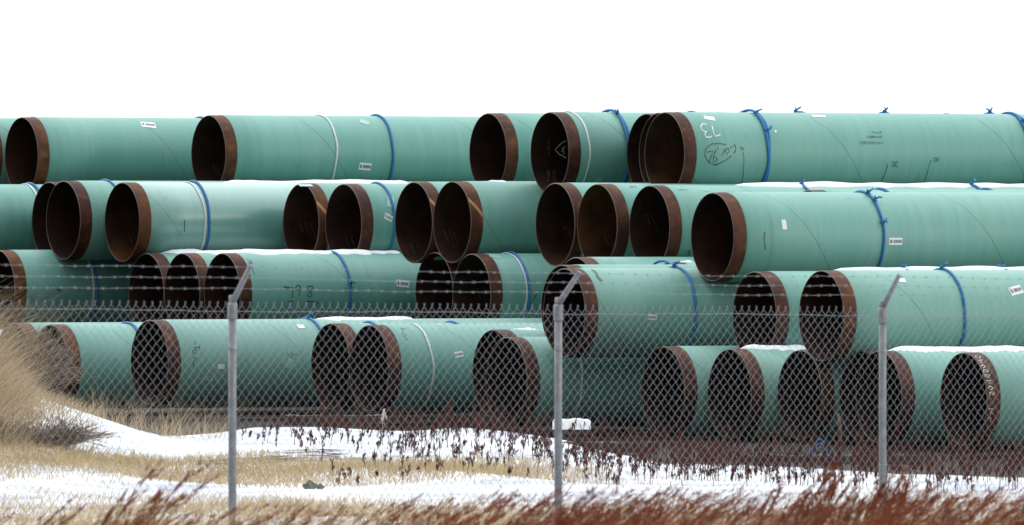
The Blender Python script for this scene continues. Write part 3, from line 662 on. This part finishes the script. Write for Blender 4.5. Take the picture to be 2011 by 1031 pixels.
# dark red weeds in front of the pipes
def weeds(Pn,H,mat,name,label,lean=(0.05,0),seed=0,thick=.0045,clus=9,cs=.010,spread=.16,kind='stuff',cat=None,group=None,br=3):
    q=np.random.default_rng(seed); V=[];Fc=[];c=0
    def strip(a,b,w0,w1):
        nonlocal c
        f=q.uniform(0,3.14); sd=np.array([math.cos(f),math.sin(f)*.5,0])
        V.extend([a-sd*w0/2,a+sd*w0/2,b+sd*w1/2,b-sd*w1/2]); Fc.append((c,c+1,c+2,c+3)); c+=4
    def seedq(p,s):
        nonlocal c
        u_=q.normal(0,.35,3)+np.array([0,0,1.3]); u_/=np.linalg.norm(u_); v_=np.cross(u_,q.normal(0,1,3)); v_/=np.linalg.norm(v_)+1e-9
        V.extend([p-u_*s*1.7,p-v_*s*.42,p+u_*s*1.7,p+v_*s*.42]); Fc.append((c,c+1,c+2,c+3)); c+=4
    for p0,h in zip(Pn,H):
        l=np.array([lean[0]+q.normal(0,spread),lean[1]+q.normal(0,spread),0])
        k=4; pts=[p0+np.array([0,0,h*t])+l*h*t*t+q.normal(0,.006,3)*t for t in np.linspace(0,1,k+1)]
        for a,b,t in zip(pts[:-1],pts[1:],range(k)): strip(a,b,thick*(1-.15*t),thick*(1-.15*(t+1)))
        for _ in range(br):
            t=q.uniform(.35,.9); i=int(t*k); b0=pts[i]+(pts[i+1]-pts[i])*(t*k-i); L=h*q.uniform(.15,.34)
            b1=b0+np.array([q.normal(0,.45)+lean[0],q.normal(0,.3),.85])*L; strip(b0,b1,thick*.7,thick*.4)
            for _ in range(clus//2): seedq(b0+(b1-b0)*q.uniform(.3,1)+q.normal(0,.006,3),cs*q.uniform(.5,1.2))
        for _ in range(clus): t=q.uniform(.5,1); i=min(k-1,int(t*k)); seedq(pts[i]+(pts[i+1]-pts[i])*(t*k-i)+q.normal(0,.007,3),cs*q.uniform(.5,1.2))
    if not V: return
    o=mesh(name,np.array(V),Fc,[mat],False); tag(o,label,cat,group,kind if kind=='stuff' else None); return o
def wd(p,Y,X): return np.clip(np.interp(p,[430,520,600,900,1000,1250,2011],[0,.25,.8,.85,.9,.95,1.]),0,1)*(.10+.90*lump(X,Y,2.2,1)**1.5)
Pw,pw=scatter(4600,440,2060,93.0,107.2,31,lambda p,Y,X:wd(p,Y,X)*np.where(Y>98.5+1.5*np.sin(p*.004),1,np.clip((p-450)/1200,.14,.65))*np.where(Y>101.5,.42,1)*np.where((Y>101.5)&(p<1000),1.6,1))
weeds(Pw,q.uniform(.08,.36,len(Pw))*q.uniform(.6,1.1,len(Pw))*np.interp(pw,[440,1000,2011],[.9,.95,1.1]),M['weed'],'dark_weeds','dark red brown dried weeds standing in front of the pipes',seed=9,thick=.008,clus=11,cs=.013,spread=.12,br=2)
# rust red feathery weeds nearest the camera, swept to the right
def plumes(Pn,H,mat,name,label,seed=0,thick=.005,kind='stuff',cat=None,sweep=.9,nb=7,fuzz=6):
    q=np.random.default_rng(seed); V=[];Fc=[];c=0
    def strip(a,b,w0,w1):
        nonlocal c
        f=q.uniform(0,3.14); sd=np.array([math.cos(f),math.sin(f)*.5,.35])
        V.extend([a-sd*w0/2,a+sd*w0/2,b+sd*w1/2,b-sd*w1/2]); Fc.append((c,c+1,c+2,c+3)); c+=4
    for p0,h in zip(Pn,H):
        sw=sweep*q.uniform(.6,1.3); dy=q.normal(0,.2); k=7
        f=lambda t:p0+np.array([h*sw*t**1.7,h*dy*t,h*(t-.10*t*t)*1.1])
        P_=[f(i/k)+q.normal(0,.004,3) for i in range(k+1)]
        for i in range(k): strip(P_[i],P_[i+1],thick*(1-.11*i),thick*(1-.11*(i+1)))
        for b in range(nb):
            t=q.uniform(.30,.97); b0=f(t); d=f(min(1,t+.05))-b0; d/=np.linalg.norm(d)+1e-9
            L=h*q.uniform(.12,.30)*(1.15-t*.6); up=np.array([q.normal(0,.10),q.normal(0,.25),q.normal(.18,.30)])
            e1=b0+(d+up)*L*.5; e2=e1+(d+up*.35)*L*.5
            strip(b0,e1,thick*.6,thick*.5); strip(e1,e2,thick*.5,thick*.3)
            for _ in range(fuzz):
                u=q.uniform(.1,1.); a=b0+(e2-b0)*u+q.normal(0,.004,3); dd=(d+q.normal(0,.35,3)); strip(a,a+dd*q.uniform(.015,.036),.0075,.003)
        for _ in range(fuzz*2):
            t=q.uniform(.45,1); a=f(t)+q.normal(0,.004,3); d=f(min(1,t+.05))-f(t-.05); d/=np.linalg.norm(d)+1e-9
            strip(a,a+(d+q.normal(0,.3,3))*q.uniform(.015,.036),.0085,.004)
    o=mesh(name,np.array(V),Fc,[mat],False); tag(o,label,cat,None,kind if kind=='stuff' else None); return o
def fd(p,Y,X): return (.04+.96*lump(X,Y,1.7,3)**1.6)*np.interp(p,[0,200,500,900,1100,2011],[.35,.4,.5,.75,.85,.85])
Pw,pw=scatter(4300,-160,2060,54,72,33,fd)
def cap(P_,yl,ymin): return np.clip((CZ-(yl-HY)*P_[:,1]/F)-P_[:,2],ymin,2)
lim=np.interp(pw,[0,150,400,700,1000,1100,1500,1700,2011],[1005,1000,1000,985,960,965,970,958,965])+q.uniform(-8,75,len(Pw))
plumes(Pw,cap(Pw,lim,.08),M['fweed'],'rust_weeds','rust red dried weeds in the near foreground leaning right',seed=10,thick=.007)
# pale straw between the rust red weeds
Pm,pm=scatter(16000,-100,2060,58,74,36,lambda p,Y,X:(.05+.95*lump(X,Y,1.5,5)**1.5))
lim=np.interp(pm,[0,500,1000,2011],[975,975,985,975])+q.uniform(-5,60,len(Pm))
blades(Pm,cap(Pm,lim,.05),np.full(len(Pm),.005),(.6,0),M['pale_straw'],'foreground_grass','pale straw grass among the rust red weeds in the near foreground',seed=12,spread=.3)
# taller single plants in the near foreground
for i,(x_,ytop,Y,n,rad,lab) in enumerate([(150,900,60,7,.03,'tallest rust red weed in the near foreground left of the left fence post'),(235,925,61,5,.03,'second rust red weed leaning right in the near foreground left of the left fence post'),
      (-15,985,59,6,.04,'short rust red weed in the bottom left corner'),(1560,918,66,34,.12,'bushy rust red weed in front of the snow left of the right fence post'),(1690,935,66,26,.10,'rust red weed clump touching the foot of the right fence post')]):
    X,Y_,z=ground_at(x_,Y); qq=np.random.default_rng(50+i)
    H=(CZ-(ytop-HY)*Y/F)-z; pts=np.array([[X+qq.normal(0,rad),Y+qq.normal(0,.08),z] for _ in range(n)])
    plumes(pts,H*np.r_[1,qq.uniform(.5,.97,n-1)],M['fweed'],'weed_plant',lab,seed=60+i,thick=.008,kind='thing',cat='weed',sweep=.62 if i<3 else .35,nb=12,fuzz=9)
# grey brown shrub low on the snow at the left
def shrub(x_,Y,w_,h_,n,label,seed):
    q=np.random.default_rng(seed); X,Y,z=ground_at(x_,Y); mb=MB()
    for i in range(n):
        a=q.uniform(0,2*math.pi); r=q.uniform(.2,1)**.7; b=np.array([X+q.normal(0,.06),Y+q.normal(0,.1),z-.02])
        e=b+np.array([w_*.5*r*math.cos(a),w_*.4*r*math.sin(a),h_*q.uniform(.35,1.)*(1.15-.6*r)]); m_=(b+e)/2+np.array([0,0,.05*h_])+q.normal(0,.02,3)
        mb.tube([b,m_,e],[.005,.0035,.002],3,cap=False)
        for _ in range(4):
            t=q.uniform(.4,1); s0=b+(e-b)*t; mb.tube([s0,s0+q.normal(0,.045,3)+np.array([.02,0,.03])],[.003,.0015],3,cap=False)
    tag(mb.build('shrub',[M['bark']],None,False),label,'shrub')
shrub(90,97.6,1.2,.26,330,'low grey brown twiggy shrub spreading over the snow at the foot of the grass mound',71)
shrub(-20,97.0,.7,.24,180,'grey twiggy shrub at the left edge of the picture below the tall grass',72)
shrub(40,104.2,1.1,.80,800,'dark twiggy bush on top of the grass mound in front of the leftmost mouths',73)

# ---------------- the fence ----------------
fence=bpy.data.objects.new('chain_link_fence',None); col.objects.link(fence)
def fpt(x_):  # point on the fence line under photo column x_
    YL,XL=72.6,(0-CX)*72.6/F; YR,XR=80.1,(2011-CX)*80.1/F
    dx,dy=XR-XL,YR-YL; c=(x_-CX)/F; t=(c*YL-XL)/(dx-c*dy); return XL+dx*t,YL+dy*t,t
XL,YL,_=fpt(0); XR,YR,_=fpt(2011); FL=math.hypot(XR-XL,YR-YL); fd_=np.array([(XR-XL)/FL,(YR-YL)/FL]); pd_=np.array([fd_[1],-fd_[0]])   # pd_ = outward, to the camera side
fence.location=(XL,YL,0); 
def zt_at(t): # top of the mesh knuckles (fence slopes gently down to the right)
    X,Y=XL+(XR-XL)*t,YL+(YR-YL)*t; return CZ-(np.interp(t,[0,.5,1],[596,605,611])-HY)*Y/F
def FP(d,z,o=0): return np.array([d*fd_[0]+o*pd_[0],d*fd_[1]+o*pd_[1],z])    # local to the fence empty
p_=.03825; d0_,d1_=-1.6,FL+1.6; nw=int((d1_-d0_)/p_)
mb=MB(); r=.0013
for i in range(nw):
    dc=d0_+i*p_; zt=zt_at(dc/FL); pts=[]; n=51; flip=1 if i%2==0 else -1
    for k in range(n):
        side=(1 if k%2==0 else -1)*flip; z=zt-.0361*k
        pts.append(FP(dc+side*(p_*.5-.0006)+rnd.uniform(-.0008,.0008),z+rnd.uniform(-.0008,.0008)+.0014*(1 if k%2 else -1)*0,.0032*side*flip*(-1 if k%4<2 else 1)))
    # the wire ends are twisted together above the top joint and splay into two short barbs
    x0=dc+flip*p_*.5
    tw=[FP(x0+flip*.0018,zt+.008,.003*flip),FP(x0-flip*.0018,zt+.016,-.003*flip),FP(x0-flip*(.006+rnd.uniform(-.002,.002)),zt+.026+rnd.uniform(-.003,.003),0)]
    mb.tube(tw[::-1]+pts,r,4,cap=False)
mb.build('wire_mesh',[M['wire']],fence,False)
def wavy(d0,d1,zf,of,r,name,n=260,amp=.002,barb=False):
    mb=MB(); dd=np.linspace(d0,d1,n); rs=np.random.default_rng(int(abs(of)*1000)+3)
    pts=[FP(d,zf(d)+amp*math.sin(d*9+of*30)+rs.normal(0,.0006),of) for d in dd]; mb.tube(pts,r,5)
    if barb:
        b=d0+.05
        while b<d1:
            z=zf(b)+amp*math.sin(b*9+of*30)
            for sx in(-1,1):
                mb.tube([FP(b-.004*sx,z,of),FP(b+.005*sx,z+.003,of+.003),FP(b+.008*sx,z+.010,of+.006*sx)],[.0017,.0014,.0008],4)
                mb.tube([FP(b+.004*sx,z,of),FP(b-.007*sx,z-.009,of-.006*sx)],[.0017,.0008],4)
            b+=.127+rnd.uniform(-.006,.006)
    return mb.build(name,[M['wire']],fence,False)
wavy(d0_,d1_,lambda d:zt_at(d/FL)-.036+.004*math.sin(d*2),.006,.0016,'tension_wire')
posts=[(450,590,487,522),(1090,594,1131,535),(1727,600,1758,541)]
arm=[]
for x_,y0,x1_,y1 in posts:
    X,Y,t=fpt(x_); d=t*FL; base=FP(d,0,.03)
    gz=float(gh(X,Y)); z0=CZ-(y0-HY)*Y/F
    po=bpy.data.objects.new('post',None); col.objects.link(po); po.parent=fence; po.location=base
    mb=MB(); mb.tube([(0,0,gz-.1),(0,0,1.0),(0,0,z0-.10)],.0265,20); mb.build('tube',[M['galv']],po)
    # cast cap with a socket for the arm
    mb=MB(); mb.tube([(0,0,z0-.125),(0,0,z0-.115),(0,0,z0-.03),(0,0,z0-.012)],[.0295,.033,.033,.028],20)
    mb.tube([(0,0,z0-.02),(0,0,z0+.03),(.0,0,z0+.036)],[.0245,.0235,.016],16)
    mb.tube([(-.014,-.03,z0-.07),(-.014,-.046,z0-.07)],.009,8); mb.build('post_cap',[M['galv']],po)
    for zb in (z0-.32,z0-.72,z0-1.12):
        mb=MB(); a_=np.linspace(0,2*math.pi,17); mb.tube([(.0285*math.cos(t),.0285*math.sin(t),zb+.004*math.sin(t*2)) for t in a_],.0032,5); mb.tube([(-.01,-.028,zb),(-.03,-.022,zb+.012)],.003,5); mb.build('tie_wire',[M['wire']],po)
    # arm, 45 degrees outward
    W=(x1_-x_)*Y/F/pd_[0]; H=(y0-y1)*Y/F
    a=np.array([pd_[0]*.01,pd_[1]*.01,z0]); b=np.array([pd_[0]*W,pd_[1]*W,z0+H])
    mb=MB(); mb.tube([a,a+(b-a)*.5,b],[.021,.0185,.0165],14); 
    mb.tube([b,b+(b-a)*.01],[.0185,.0185],14)
    for f in(.32,.64,.95):
        c=a+(b-a)*f; mb.tube([c+np.array([-.004,-.018,.0]),c+np.array([.004,-.020,.026])],.0035,5)
    mb.build('barb_arm',[M['galv']],po); arm.append((d,W,z0,H))
for f in(.35,.66,.97):
    ds=[a_[0] for a_ in arm]; zz=[a_[2]+a_[3]*f for a_ in arm]
    sl=(zz[2]-zz[0])/(ds[2]-ds[0])
    def zf(d,ds=ds,zz=zz,sl=sl):
        if d<ds[0]: b=zz[0]+(d-ds[0])*sl; k=(ds[0]-d)
        elif d>ds[2]: b=zz[2]+(d-ds[2])*sl; k=d-ds[2]
        else: b=float(np.interp(d,ds,zz)); k=min(abs(d-e) for e in ds)
        return b-.006*min(k,1.5)
    wavy(d0_,d1_,zf,.03+arm[1][1]*f,.0010,'barbed_wire',barb=True)
tag(fence,'galvanised chain link fence with three posts and three barbed wire strands before the pipes','fence')
